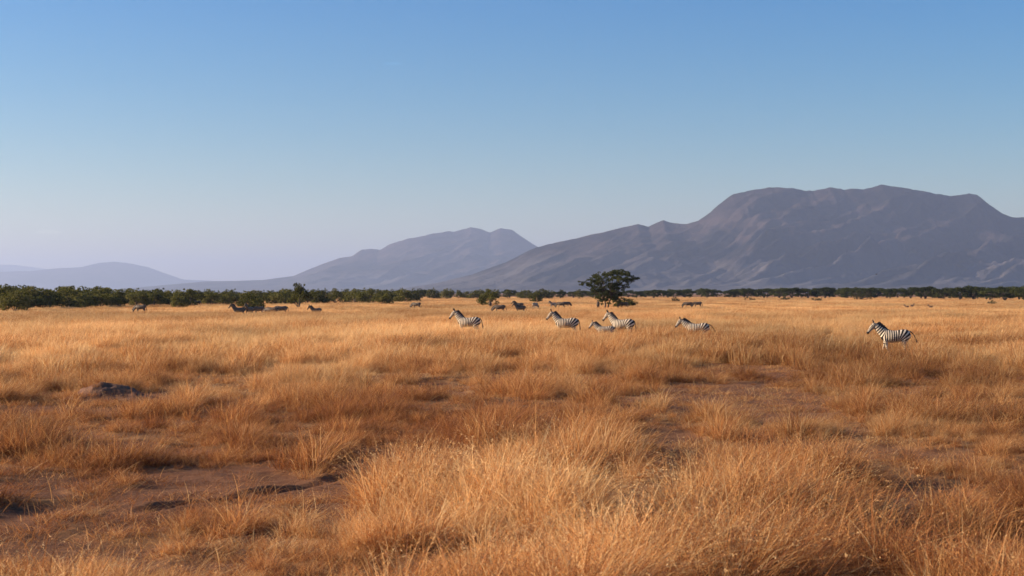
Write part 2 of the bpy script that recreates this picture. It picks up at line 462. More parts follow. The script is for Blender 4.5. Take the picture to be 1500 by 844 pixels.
mountain('mountain', MIDDLE, 18000, 0.80, 1.2, 25, m_a, 'hazy twin-peaked mountain range in the middle distance', 200, 0.8, 850, 0.8, 2.3)
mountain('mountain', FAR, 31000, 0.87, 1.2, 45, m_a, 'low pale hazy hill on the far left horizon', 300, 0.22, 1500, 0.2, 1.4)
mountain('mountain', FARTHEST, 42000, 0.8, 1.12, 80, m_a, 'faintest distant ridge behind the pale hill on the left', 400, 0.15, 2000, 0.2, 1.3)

# ------------------------------------------------------------------ haze: the air between the camera and the mountains
def build_haze():
    m, n, l = new_mat('haze_air')
    v = n.new('ShaderNodeVolumePrincipled')
    v.inputs['Color'].default_value = (0.56, 0.68, 1.0, 1)
    v.inputs['Density'].default_value = 5.2e-5
    v.inputs['Anisotropy'].default_value = 0.25
    o = n.new('ShaderNodeOutputMaterial'); l.new(v.outputs[0], o.inputs['Volume'])
    x, y0, y1, z0, z1 = 48000, -3000, 52000, -9.5, 1150
    vv = [(a, b, c) for a in (-x, x) for b in (y0, y1) for c in (z0, z1)]
    q = [(0, 1, 3, 2), (4, 6, 7, 5), (0, 4, 5, 1), (2, 3, 7, 6), (0, 2, 6, 4), (1, 5, 7, 3)]
    o = mesh_obj('haze', make_mesh('haze', vv, q, None, [m]))
    tag(o, 'pale blue dusty haze over the plain and mountains', 'haze', kind='stuff')
build_haze()

# ------------------------------------------------------------------ trees and bushes
def tube_arrays(pts, rad, sides=6):
    pts = [Vector(p) for p in pts]; V = []; Q = []
    up = Vector((0.13, 0.37, 0.92))
    for i, p in enumerate(pts):
        t = (pts[min(i + 1, len(pts) - 1)] - pts[max(i - 1, 0)]).normalized()
        a = t.cross(up)
        if a.length < 1e-3: a = t.cross(Vector((1, 0, 0)))
        a.normalize(); b = t.cross(a)
        for k in range(sides):
            w = 2 * math.pi * k / sides
            V.append(p + (a * math.cos(w) + b * math.sin(w)) * rad[i])
    for i in range(len(pts) - 1):
        for k in range(sides):
            k2 = (k + 1) % sides
            Q.append((i * sides + k, i * sides + k2, (i + 1) * sides + k2, (i + 1) * sides + k))
    return np.array(V), np.array(Q)

class Geo:
    def __init__(self): self.v, self.q, self.a, self.n = [], [], [], 0
    def add(self, v, q, a=None):
        self.v.append(np.asarray(v, float)); self.q.append(np.asarray(q) + self.n)
        self.a.append(np.zeros(len(v)) if a is None else np.asarray(a)); self.n += len(v)
    def mesh(self, name, mats, smooth=False):
        return make_mesh(name, np.vstack(self.v), np.vstack(self.q), None, mats, smooth, {'blade': np.concatenate(self.a)})

def leaf_quads(c, size, r):
    n = len(c)
    a = r.normal(size=(n, 3)); a /= np.linalg.norm(a, axis=1)[:, None]
    b = r.normal(size=(n, 3)); b -= a * (a * b).sum(1)[:, None]; b /= np.linalg.norm(b, axis=1)[:, None]
    s = (size * r.uniform(0.6, 1.4, n))[:, None]
    v = np.stack([c - a * s, c + b * s * 0.42, c + a * s, c - b * s * 0.42], 1).reshape(-1, 3)
    return v, np.arange(n * 4).reshape(-1, 4)

def clump_leaves(geo, centers, radii, per, size, r, flat=0.7):
    for c, rad in zip(centers, radii):
        k = max(8, int(per * rad ** 2))
        d = r.normal(size=(k, 3)); d /= np.linalg.norm(d, axis=1)[:, None]
        u = r.uniform(0.25, 1.0, k) ** 0.6
        p = np.array(c) + d * (u * rad)[:, None] * np.array([1, 1, flat])
        v, q = leaf_quads(p, size, r)
        tone = np.clip(r.normal(0.45, 0.22, k) + r.normal(0, 0.12), 0, 1)
        geo.add(v, q, np.repeat(tone, 4))

def bush_mesh(seed, w, h, stemmy=False, leaf=0.17, mat=None, per=150):
    r = np.random.default_rng(seed)
    leaves, wood = Geo(), Geo()
    n = r.integers(16, 24)
    cs, rs = [], []
    for i in range(n):
        a = r.uniform(0, 2 * math.pi); rad = math.sqrt(r.uniform(0, 1)) * w * 0.42
        zt = h * (0.86 - 0.55 * (rad / (w * 0.5)) ** 2)
        z = r.uniform(0.35 if stemmy else 0.16, 1.0) * zt
        cs.append((rad * math.cos(a), rad * math.sin(a), z)); rs.append(r.uniform(0.13, 0.24) * min(w, h * 1.3))
    for i in range(7):                      # wispy shoots above the top
        a = r.uniform(0, 2 * math.pi); rad = r.uniform(0, 0.42) * w
        cs.append((rad * math.cos(a), rad * math.sin(a), h * r.uniform(0.76, 0.95) * (1 - 0.35 * (rad / (w * .5)) ** 2))); rs.append(r.uniform(0.05, 0.10) * h)
    clump_leaves(leaves, cs, rs, per, leaf, r)
    for i in range(6):
        c = cs[i * 2]
        p0 = (r.uniform(-.15, .15), r.uniform(-.15, .15), -0.1)
        mid = (c[0] * 0.35, c[1] * 0.35, c[2] * 0.5)
        v, q = tube_arrays([p0, mid, c], [0.09, 0.06, 0.02], 5); wood.add(v, q)
    return leaves, wood

def joined(leaves, wood, name, leafmat):
    nl = sum(len(q) for q in leaves.q)
    g = Geo(); g.v = leaves.v + wood.v; g.a = leaves.a + wood.a
    g.q = leaves.q + [q + leaves.n for q in wood.q]
    me = g.mesh(name, [leafmat, M_BARK])
    mi = np.zeros(len(me.polygons), np.int32); mi[nl:] = 1
    me.polygons.foreach_set('material_index', mi)
    return me

def umbrella_mesh(seed, w, h, leaf=0.2, per=120):
    r = np.random.default_rng(seed)
    leaves, wood = Geo(), Geo()
    cs, rs = [], []
    for i in range(r.integers(18, 26)):
        a = r.uniform(0, 2 * math.pi); rad = math.sqrt(r.uniform(0, 1)) * w * 0.45
        z = h * (0.80 - 0.22 * (rad / (w * 0.5)) ** 2 + r.uniform(-0.10, 0.12))
        cs.append((rad * math.cos(a), rad * math.sin(a), z)); rs.append(r.uniform(0.10, 0.17) * w)
    for i in range(9):                      # lower skirt and understorey
        a = r.uniform(0, 2 * math.pi); rad = r.uniform(0.1, 0.4) * w
        cs.append((rad * math.cos(a), rad * math.sin(a), h * r.uniform(0.22, 0.55))); rs.append(r.uniform(0.09, 0.15) * w)
    clump_leaves(leaves, cs, rs, per, leaf, r, 0.55)
    for i in range(7):
        c = cs[i * 2]
        v, q = tube_arrays([(0, 0, -0.1), (c[0] * 0.2, c[1] * 0.2, h * 0.3), (c[0] * 0.65, c[1] * 0.65, c[2] * 0.8), c], [0.14, 0.11, 0.06, 0.02], 5); wood.add(v, q)
    return leaves, wood

BUSH = [joined(*bush_mesh(500 + i, w, h, s), 'bush_foliage', M_LEAF_OLIVE) for i, (w, h, s) in
        enumerate([(4.6, 3.6, 0), (5.4, 3.2, 0), (3.8, 4.0, 0), (5.0, 4.2, 1), (6.0, 3.6, 0), (4.2, 3.0, 0)])]
ACAC = [joined(*umbrella_mesh(600 + i, w, h), 'acacia_foliage', M_LEAF_DARK) for i, (w, h) in
        enumerate([(8.0, 5.2), (9.5, 5.6), (7.0, 4.6), (10.5, 5.4), (8.5, 6.0)])]
SCRUB = [joined(*bush_mesh(700 + i, w, h, 0, 0.12, None, 260), 'scrub_foliage', M_LEAF_GREY) for i, (w, h) in enumerate([(3.6, 1.5), (4.6, 1.8), (2.6, 1.2)])]

def plant(me, name, px, d, rz, sc, label, cat, group=None, sz=None):
    x = px2x(px, d)
    o = mesh_obj(name, me, None, (x, d, float(ground_h(np.array([x]), np.array([float(d)]))[0])))
    o.rotation_euler = (0, 0, rz); o.scale = (sc, sc, sc if sz is None else sz)
    return tag(o, label, cat, group)

TR = np.random.default_rng(31)
G_L = 'bushes of the green thicket on the left'
def thicket(px0, px1, step, dfun, hfun, meshes, name, label, cat, group, base_h, rows):
    for k in range(rows):
        p = px0 + TR.uniform(0, step)
        while p < px1:
            d = dfun(p) * (1 + 0.10 * k + TR.uniform(0, 0.07))
            me = meshes[TR.integers(len(meshes))]
            top = max(v for v in (me['top'],))
            s = hfun(p) * TR.uniform(0.82, 1.1) / top
            plant(me, name, p, d, TR.uniform(0, 6.28), s * TR.uniform(0.95, 1.25), label, cat, group, s)
            p += step * TR.uniform(0.6, 1.35)

for me in BUSH + ACAC + SCRUB:
    co = np.zeros(len(me.vertices) * 3, np.float32); me.vertices.foreach_get('co', co)
    me['top'] = float(np.percentile(co[2::3], 99.2))

# left thicket: nearest at the left edge, receding to the right
dl = lambda p: float(np.interp(p, [-120, 60, 300, 500, 610, 700], [222, 245, 300, 370, 405, 470]))
hl = lambda p: float(np.interp(p, [-120, 0, 60, 300, 450, 600, 700], [3.7, 3.9, 3.9, 3.6, 3.7, 3.8, 3.9]))
thicket(-110, 612, 24, dl, hl, BUSH, 'thicket_bush', 'olive green bush merging into the thicket along the left of the plain', 'bush', G_L, 3.6, 3)
thicket(600, 860, 22, lambda p: 640, lambda p: 4.4, BUSH + ACAC[2:3], 'thicket_bush', 'distant bush in the low tree line between the thicket and the acacia', 'bush', 'bushes of the far tree line in the middle', 3.6, 2)
dr = lambda p: float(np.interp(p, [850, 1100, 1300, 1400, 1500, 1620], [720, 700, 640, 540, 450, 400]))
hr = lambda p: float(np.interp(p, [850, 1000, 1250, 1300, 1400, 1500, 1620], [4.4, 4.6, 5.4, 5.0, 5.2, 5.2, 5.2]))
thicket(850, 1610, 26, dr, hr, ACAC, 'acacia_tree', 'dark flat-topped acacia in the far tree line on the right', 'tree', 'acacias of the far tree line on the right', 5.2, 3)

# bushes that stand clear of the thicket
P = plant
P(BUSH[2], 'tall_bush', 438, 268, 0.4, 1.18, 'tallest bush of the left thicket, standing up beside the grazing zebras', 'bush', None, 1.28)
P(BUSH[4], 'spreading_bush', 366, 238, 1.4, 0.95, 'dark spreading bush directly behind the cluster of grazing zebras', 'bush', None, 0.92)
P(BUSH[0], 'front_bush', 262, 262, 2.4, 0.80, 'rounded bush at the front of the left thicket', 'bush', None, 0.85)
P(BUSH[3], 'front_bush', 22, 205, 3.4, 1.0, 'large dark bush at the left edge of the photo', 'bush', None, 0.92)
P(BUSH[1], 'front_bush', 560, 330, 0.9, 0.95, 'wide green bush near the right end of the left thicket', 'bush', None, 1.1)
P(BUSH[3], 'lone_bush', 717, 292, 2.0, 0.90, 'rounded lone bush on bare stems in the open grass right of the thicket', 'bush', None, 0.98)
P(BUSH[0], 'lone_bush', 786, 420, 5.2, 0.98, 'small green lone bush between the rounded bush and the acacia', 'bush', None, 1.05)
P(BUSH[1], 'low_bush', 918, 268, 4.2, 0.98, 'low dark green bush at the right foot of the umbrella acacia', 'bush', None, 0.66)
for px, d, k, s, lab in [(1197, 470, 1, 0.9, 'small dark scrub bush alone in the far grass ahead of the tree line'),
                         (1262, 560, 1, 1.9, 'widest low scrub patch in front of the right tree line'),
                         (1150, 540, 0, 1.4, 'brownish low scrub left of the small dark scrub bush'),
                         (1098, 520, 0, 1.2, 'low grey scrub farthest left in front of the acacia line'),
                         (1454, 330, 2, 1.0, 'small grey scrub in tall grass near the right edge'),
                         (990, 430, 2, 1.3, 'low scrub in the grass just right of the umbrella acacia')]:
    P(SCRUB[k], 'scrub_bush', px, d, px, s, lab, 'bush', 'low scrub in front of the right tree line', s * 1.15)

# the umbrella acacia
def acacia():
    d = 255.0; k = FPX / d
    x0 = px2x(889, d)
    root = empty('umbrella_acacia', (x0, d, 0))
    tag(root, 'umbrella acacia with dark uneven crown and two forked trunks above the zebra herd', 'tree')
    r = np.random.default_rng(77)
    def W(px, py, dy=0.0): return ((px - 889) / k, dy, (HOR - py) / k + CAM_H)
    # limb tips follow the crown's uneven outline
    lobes = []
    for px, py, dy, rad in [(857, 415, .4, .75), (866, 410, -1.2, .8), (864, 418, 1.2, .7), (874, 405, .8, .95), (880, 408, -1.8, 1.0), (886, 402, 1.6, 1.0), (893, 401, -.6, 1.0), (901, 400, 1.0, 1.0),
                            (909, 399, -.8, .85), (917, 402, .5, .85), (924, 406, -1.0, .8), (929, 409, .6, .6), (915, 409, -2.0, .9), (905, 408, 2.4, 1.0), (895, 410, -2.6, 1.1), (884, 413, 2.4, 1.1),
                            (875, 417, 2.0, .9), (872, 424, -.6, .8), (879, 423, 0.8, 1.05), (888, 419, -1.2, 1.15), (898, 417, .4, 1.1), (907, 415, -.6, .9), (884, 431, -.9, .95), (892, 427, 1.0, 1.1), (901, 424, -1.2, .95),
                            (878, 437, .5, .85), (885, 440, .4, .85), (897, 437, -.6, .95), (906, 433, .8, .9), (924, 412, .5, .7), (914, 419, -.4, .8), (893, 435, 1.4, .9), (882, 442, 1.0, .6), (899, 441, -.8, .75), (872, 430, 1.0, .7), (908, 438, .2, .8), (852, 417, -.4, .4), (934, 408, -.3, .35), (911, 396.5, .2, .4), (898, 398, -.5, .45), (883, 402, .2, .5)]:
        lobes.append((W(px, py, dy), rad * 1.0))
    wood = Geo()
    forks = [[(-0.35, 0, -0.15), (-0.25, 0.05, 1.0), (-0.45, 0.1, 2.0), (-0.9, 0.1, 3.0)], [(0.1, 0.1, -0.15), (0.35, 0.0, 1.0), (0.75, 0.05, 2.1), (1.0, 0.1, 3.1)]]
    for f in forks:
        v, q = tube_arrays(f, [0.17, 0.14, 0.12, 0.09], 8); wood.add(v, q)
    for i, (c, rad) in enumerate(lobes):
        f = forks[0] if c[0] < 0.1 else forks[1]
        b = Vector(f[2 + (i % 2)]); e = Vector(c)
        m1 = b.lerp(e, 0.5) + Vector((r.uniform(-.2, .2), r.uniform(-.2, .2), -0.15))
        v, q = tube_arrays([b, m1, e], [0.075, 0.05, 0.015], 5); wood.add(v, q)
    mesh_obj('trunk', wood.mesh('acacia_trunk', [M_BARK], True), root)
    lv = Geo()
    cs, rs = [], []
    for c, rad in lobes:                   # each lobe is a handful of flattened sprays with gaps between
        for j in range(9):
            o_ = r.normal(size=3) * np.array([.55, .55, .28]) * rad
            cs.append(np.array(c) + o_); rs.append(rad * r.uniform(0.28, 0.58))
    clump_leaves(lv, cs, rs, 330, 0.125, r, 0.55)
    mesh_obj('crown', lv.mesh('acacia_crown', [M_LEAF_DARK]), root)
acacia()

# ------------------------------------------------------------------ grass
def blades(r, n, R0, hmin, hmax, lean, curl, w, wind=(0.16, -0.03), seg=4, heads=0.0, matted=False):
    a = r.uniform(0, 2 * math.pi, n)
    rad = R0 * np.sqrt(r.uniform(0, 1, n))
    bx, by = rad * np.cos(a), rad * np.sin(a)
    h = r.uniform(hmin, hmax, n) * (1 - 0.25 * (rad / R0) ** 2)
    da = a + r.normal(0, 1.1, n)
    ln = np.abs(r.normal(lean, lean * 0.6, n)); cu = np.abs(r.normal(curl, curl * 0.7, n))
    wa = r.uniform(0, math.pi, n)
    V, A, T = [], [], []
    br = r.uniform(0, 1, n)
    t = np.linspace(0, 1, seg + 1)
    dx, dy = np.cos(da), np.sin(da)
    for k in range(seg + 1):
        tt = t[k]
        if matted:
            ang_ = np.minimum(ln * 0.6 + cu * 2.6 * tt, 2.5)
            if k == 0: X = bx.copy(); Y = by.copy(); Z = np.zeros(n)
            else:
                st = h / seg
                X = X + np.sin(ang_) * dx * st + wind[0] * st; Y = Y + np.sin(ang_) * dy * st; Z = np.maximum(Z + np.cos(ang_) * st, 0.03)
        else:
            out = (ln * tt + cu * tt ** 2.2) * h
            X = bx + dx * out + wind[0] * h * tt ** 1.6; Y = by + dy * out + wind[1] * h * tt ** 1.6
            Z = h * (tt - 0.35 * np.minimum(ln + cu, 1.2) * tt ** 2.5)
        ww = w * (0.75 + 0.5 * br) * (1.0 - 0.88 * tt ** 1.6)
        ox, oy = np.cos(wa) * ww / 2, np.sin(wa) * ww / 2
        V += [np.stack([X - ox, Y - oy, Z], -1), np.stack([X + ox, Y + oy, Z], -1)]
        T += [np.full(n, tt), np.full(n, tt)]; A += [br, br]
    nv = 2 * (seg + 1)
    V = np.stack(V, 1).reshape(-1, 3); T = np.stack(T, 1).ravel(); A = np.stack(A, 1).ravel()
    base = np.arange(n)[:, None] * nv
    Q = np.concatenate([base + np.array([2 * k, 2 * k + 1, 2 * k + 3, 2 * k + 2]) for k in range(seg)], 0)
    if heads > 0:                          # feathery seed heads on some stalks
        m = r.uniform(0, 1, n) < heads
        tip = V.reshape(n, nv, 3)[m][:, -1]; pre = V.reshape(n, nv, 3)[m][:, -3]
        ax = tip - pre; ax /= np.linalg.norm(ax, axis=1)[:, None] + 1e-9
        for rep in range(5):
            c = tip - ax * r.uniform(-0.01, 0.14, len(tip))[:, None]
            sd_ = r.normal(size=c.shape); sd_ /= np.linalg.norm(sd_, axis=1)[:, None]
            L = r.uniform(0.015, 0.036, len(c))[:, None]; dr_ = ax * 0.75 + sd_ * 0.6
            pr = np.cross(dr_, r.normal(size=c.shape)); pr /= np.linalg.norm(pr, axis=1)[:, None] + 1e-9
            hw = w * 0.42
            hv = np.stack([c, c + dr_ * L * .5 + pr * hw, c + dr_ * L, c + dr_ * L * .5 - pr * hw], 1).reshape(-1, 3)
            Q = np.vstack([Q, np.arange(len(c) * 4).reshape(-1, 4) + len(V)])
            V = np.vstack([V, hv]); T = np.append(T, np.full(len(hv), 1.0)); A = np.append(A, np.repeat(np.clip(br[m] + 0.2, 0, 1), 4))
    return V, Q, A, T

tufts = bpy.data.collections.new('grass_tufts')
def tuft(kind, i, parts):
    V, Q, A, T, n = [], [], [], [], 0
    for v, q, a, t in parts:
        V.append(v); Q.append(q + n); A.append(a); T.append(t); n += len(v)
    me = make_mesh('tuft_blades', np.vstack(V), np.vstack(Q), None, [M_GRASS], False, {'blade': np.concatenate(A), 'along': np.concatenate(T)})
    tufts.objects.link(bpy.data.objects.new('%s_%02d' % (kind, i), me))

NV = 6
for i in range(NV):                         # a: tall upright tussock
    r = np.random.default_rng(1000 + i)
    tuft('a', i, [blades(r, 66, 0.21, 0.45, 0.92, 0.24, 0.34, 0.0075, seg=5, heads=0.3), blades(r, 10, 0.2, 0.8, 1.12, 0.30, 0.5, 0.009, seg=6, heads=0.5), blades(r, 60, 0.28, 0.2, 0.6, 0.6, 0.8, 0.008), blades(r, 16, 0.3, 0.3, 0.7, 0.8, 0.6, 0.008, seg=6, matted=True)])
for i in range(NV):                         # b: matted, collapsed clump
    r = np.random.default_rng(1100 + i)
    tuft('b', i, [blades(r, 110, 0.30, 0.40, 0.95, 0.60, 0.55, 0.0075, seg=7, matted=True), blades(r, 35, 0.25, 0.3, 0.6, 0.4, 0.6, 0.008, heads=0.2)])
for i in range(NV):                         # c: middle distance sward
    r = np.random.default_rng(1200 + i)
    tuft('c', i, [blades(r, 120, 0.50, 0.55, 1.0, 0.18, 0.26, 0.016, seg=3, heads=0.3), blades(r, 50, 0.6, 0.2, 0.5, 0.5, 0.6, 0.018, seg=3)])
for i in range(NV):                         # d: far sward
    r = np.random.default_rng(1300 + i)
    tuft('d', i, [blades(r, 170, 1.6, 0.5, 1.0, 0.18, 0.28, 0.05, seg=2)])
for i in range(NV):                         # e: short stubble and litter for the bare ground
    r = np.random.default_rng(1400 + i)
    tuft('e', i, [blades(r, 30, 0.28, 0.10, 0.34, 0.7, 0.7, 0.007, seg=4), blades(r, 22, 0.45, 0.2, 0.6, 2.4, 0.4, 0.008, seg=5, matted=True)])

def scatter(r0, r1, n, pw=1.0):
    """n points in the view's fan between two distances, density falling as distance**-(2-2*pw)"""
    u = rng.uniform(0, 1, n)
    e = 2 * pw
    r = (r0 ** e + u * (r1 ** e - r0 ** e)) ** (1 / e)
    th = np.radians(rng.uniform(-26.5, 26.5, n))
    return r * np.sin(th), r * np.cos(th), r

PX, PY, PS, PI_, PT, PO = [], [], [], [], [], []
def put(x, y, size, kind, tint, tone):
    k = 'abcde'.index(kind)
    PX.append(x); PY.append(y); PS.append(size); PI_.append(k * NV + rng.integers(0, NV, len(x))); PT.append(tint); PO.append(tone)

def tint_field(x, y):
    d = np.hypot(x, y)
    px = x / np.maximum(y, 1) * FPX + 750
    v = 0.54 + 0.75 * (fbm(x * 0.14, y * 0.10, 3, 61) - 0.5) + 0.3 * (fbm(x * 0.6, y * 0.5, 3, 62) - 0.5)
    v = v - 0.34 * np.exp(-((d - 32) / 11) ** 2) * (1 - sstep(560, 1000, px))        # rust-red sward on the left
    v = v + 0.16 * np.exp(-((px - 760) / 230) ** 2) * (1 - sstep(18, 34, d))        # paler straw in the middle foreground
    v = v - 0.10 * sstep(1150, 1500, px) * (1 - sstep(60, 140, d))
    v = v + 0.16 * sstep(48, 85, d)
    return np.clip(v, 0.02, 0.98)

def height_field(x, y):
    d = np.hypot(x, y)
    px = x / np.maximum(y, 1) * FPX + 750
    n1 = sstep(0.30, 0.68, fbm(x * 0.55, y * 0.42, 3, 71))
    near = 0.34 + 0.78 * n1
    v = near + (0.62 + 0.36 * n1 - near) * sstep(50, 85, d)
    v = v * (1 + 0.16 * (1 - sstep(20, 30, d)) * sstep(480, 620, px))       # ranker growth in the middle foreground
    return v

def tone_field(x, y):
    dead = np.zeros_like(x)
    for px, py, wx, wd in [(1195, 497, 2.6, 3.5), (1400, 492, 3.0, 5.0), (1225, 470, 3.5, 5), (1050, 474, 3, 6), (1330, 474, 4, 6), (1430, 472, 5, 7), (640, 520, 2, 3), (1290, 720, .8, 1.2), (1400, 745, 1.0, 1.2), (90, 640, 1.2, 2), (335, 500, 3, 4)]:
        d0 = row2d(py); dead = np.maximum(dead, np.exp(-((x - px2x(px, d0)) / wx) ** 2 - ((y - d0) / wd) ** 2))
    dead = dead * sstep(0.25, 0.6, fbm(x * 0.5, y * 0.4, 3, 83))
    return (1 - 0.55 * dead) * np.clip(0.95 + 0.8 * (fbm(x * 0.07, y * 0.02, 5, 81) - 0.5), 0.6, 1.12)

# near tussocks
x, y, r_ = scatter(9, 75, 25000, 0.74)
b = bare_amount(x, y)
cl = fbm(x * 0.8, y * 0.7, 3, 91)
red = tint_field(x, y)
keep = (rng.uniform(0, 1, len(x)) > b * 1.03) & (rng.uniform(0, 1, len(x)) < sstep(0.37, 0.57, cl + 0.10 * (1 - sstep(15, 19, np.hypot(x, y)))) * 0.95 + 0.05)
x, y, b, red = x[keep], y[keep], b[keep], red[keep]
mat_p = np.clip(0.32 + 1.5 * (0.62 - red), 0.18, 0.86)
ism = rng.uniform(0, 1, len(x)) < mat_p
for kind, s in (('a', ~ism), ('b', ism)):
    hh = height_field(x[s], y[s]) * (1 - 0.5 * b[s]) * rng.uniform(0.75, 1.15, s.sum())
    put(x[s], y[s], np.stack([hh * 1.05, hh * 1.05, hh * (1.0 if kind == 'a' else 0.9)], -1), kind, np.clip(red[s] - 0.03 + rng.normal(0, 0.16, s.sum()), 0, 1), tone_field(x[s], y[s]) * rng.uniform(0.78, 1.15, s.sum()))
# stubble in the gaps and on the bare earth
x, y, r_ = scatter(9, 66, 13000, 0.74)
b = bare_amount(x, y)
keep = rng.uniform(0, 1, len(x)) < np.where(b > 0.6, 0.65 * sstep(0.40, 0.62, fbm(x * 0.9, y * 0.9, 3, 95)) + 0.14, 0.8)
x, y = x[keep], y[keep]
put(x, y, np.repeat(rng.uniform(0.5, 1.1, len(x))[:, None], 3, 1), 'e', np.clip(tint_field(x, y) + rng.normal(0.0, 0.14, len(x)), 0, 1), rng.uniform(0.75, 1.0, len(x)))
# tussocks growing over the sunny side and crest of the earth mound
md_ = row2d(587); mx_ = px2x(150, md_)
x = mx_ + np.append(rng.uniform(-1.5, -0.05, 36), rng.uniform(-1.6, 1.8, 24)); y = md_ + np.append(rng.uniform(-1.2, 0.9, 36), rng.uniform(-2.6, -1.2, 24))
MOUND_TUFTS = (len(np.concatenate(PX)), 60)
put(x, y, np.repeat(rng.uniform(0.32, 0.58, 60)[:, None], 3, 1), 'b', np.clip(rng.normal(0.32, 0.12, 60), 0, 1), rng.uniform(0.8, 1.05, 60))
# middle distance
x, y, r_ = scatter(55, 170, 34000, 0.68)
b = bare_amount(x, y)
keep = (rng.uniform(0, 1, len(x)) > b * 1.05) & (rng.uniform(0, 1, len(x)) < sstep(55, 80, np.hypot(x, y)) + 0.25)
x, y = x[keep], y[keep]
hh = height_field(x, y) * rng.uniform(0.75, 1.15, len(x)) * (1 + 0.32 * sstep(56, 68, np.hypot(x, y)))
put(x, y, np.stack([hh, hh, hh * 0.98], -1), 'c', np.clip(tint_field(x, y) + rng.normal(0, 0.15, len(x)), 0, 1), tone_field(x, y) * rng.uniform(0.85, 1.1, len(x)))
# far
x, y, r_ = scatter(150, 900, 30000, 0.5)
hh = rng.uniform(0.62, 0.95, len(x)) * (0.85 + 0.3 * fbm(x * 0.1, y * 0.03, 3, 99))
put(x, y, np.stack([hh * 1.1, hh * 1.1, hh * 0.95], -1), 'd', np.clip(tint_field(x, y) + rng.normal(0.02, 0.08, len(x)), 0, 1), tone_field(x, y) * rng.uniform(0.88, 1.08, len(x)))

gx_, gy_ = np.concatenate(PX), np.concatenate(PY)
gz_ = ground_h(gx_, gy_) - 0.01
i0, k0 = MOUND_TUFTS
gz_[i0:i0 + k0] += 0.5 * np.clip(1 - np.hypot((gx_[i0:i0 + k0] - mx_) / 1.25, (gy_[i0:i0 + k0] - md_) / 0.95), 0, 1)
pts = make_mesh('grass', np.stack([gx_, gy_, gz_], -1), attrs={'tint': np.concatenate(PT), 'tone': np.concatenate(PO), 'turn': rng.uniform(-0.9, 0.9, len(gx_))})
a_ = pts.attributes.new('size', 'FLOAT_VECTOR', 'POINT'); a_.data.foreach_set('vector', np.vstack(PS).astype(np.float32).ravel())
a_ = pts.attributes.new('which', 'INT', 'POINT'); a_.data.foreach_set('value', np.concatenate(PI_).astype(np.int32))
print('grass tufts:', len(gx_))
grass = mesh_obj('grass', pts)
tag(grass, 'tall dry golden grass covering the plain in tussocks', 'grass', kind='stuff')
ng = bpy.data.node_groups.new('grass_scatter', 'GeometryNodeTree')
ng.interface.new_socket('Geometry', in_out='INPUT', socket_type='NodeSocketGeometry')
ng.interface.new_socket('Geometry', in_out='OUTPUT', socket_type='NodeSocketGeometry')
N, L = ng.nodes, ng.links
gi, go = N.new('NodeGroupInput'), N.new('NodeGroupOutput')
ci = N.new('GeometryNodeCollectionInfo'); ci.inputs[0].default_value = tufts
ci.inputs['Separate Children'].default_value = True; ci.inputs['Reset Children'].default_value = True
iop = N.new('GeometryNodeInstanceOnPoints'); iop.inputs['Pick Instance'].default_value = True
def named(name, dt):
    n = N.new('GeometryNodeInputNamedAttribute'); n.data_type = dt; n.inputs[0].default_value = name
    return n.outputs[0]
cx = N.new('ShaderNodeCombineXYZ'); L.new(named('turn', 'FLOAT'), cx.inputs[2])
L.new(gi.outputs[0], iop.inputs['Points']); L.new(ci.outputs[0], iop.inputs['Instance'])
L.new(named('which', 'INT'), iop.inputs['Instance Index']); L.new(cx.outputs[0], iop.inputs['Rotation'])
L.new(named('size', 'FLOAT_VECTOR'), iop.inputs['Scale']); L.new(iop.outputs[0], go.inputs[0])
md = grass.modifiers.new('scatter', 'NODES'); md.node_group = ng

# ------------------------------------------------------------------ earth mound
def earth_mound():
    d = row2d(587); x0 = px2x(150, d)
    n = 44
    u = np.linspace(-1.3, 1.3, n); U, V = np.meshgrid(np.linspace(-1.3, 2.0, n), u, indexing='ij')
    q = np.sqrt((U / np.where(U > 0, 1.9, 1.25)) ** 2 + (V / 0.95) ** 2)
    h = 0.40 * (1 - sstep(0.05, 1.0, q)) + 0.34 * (fbm(U * 2.6 + 9, V * 2.6, 5, 7, 0.65) - 0.5) * (1 - sstep(0.6, 1.0, q)) - 0.12 * sstep(0.9, 1.05, q)
    i = np.arange(n * n).reshape(n, n)
    qd = np.stack([i[:-1, :-1], i[1:, :-1], i[1:, 1:], i[:-1, 1:]], -1).reshape(-1, 4)
    me = make_mesh('earth_mound', np.stack([U, V, h], -1).reshape(-1, 3), qd, None, [M_MOUND], True)
    o = mesh_obj('earth_mound', me, None, (x0, d, float(ground_h(np.array([x0]), np.array([d]))[0])))
    tag(o, 'low dark earth mound among the rust-red grass on the left', 'mound')
earth_mound()

# ------------------------------------------------------------------ zebras
def loft(rings, sides=16):
    """rings: (centre, tangent, half height, half width) -> closed tube"""
    V, Q, T = [], [], []
    for c, t, rh, rw in rings:
        c, t = Vector(c), Vector(t).normalized()
        side = Vector((0, 1, 0)); up = side.cross(t) * -1
        for k in range(sides):
            w = 2 * math.pi * k / sides
            V.append(c + side * (math.cos(w) * rw) + up * (math.sin(w) * rh))
    n = len(rings)
    for i in range(n - 1):
        for k in range(sides):
            k2 = (k + 1) % sides
            Q.append((i * sides + k, i * sides + k2, (i + 1) * sides + k2, (i + 1) * sides + k))
    V.append(Vector(rings[0][0])); V.append(Vector(rings[-1][0]))
    for k in range(sides):
        k2 = (k + 1) % sides
        T.append((k2, k, n * sides)); T.append(((n - 1) * sides + k, (n - 1) * sides + k2, n * sides + 1))
    return V, Q, T

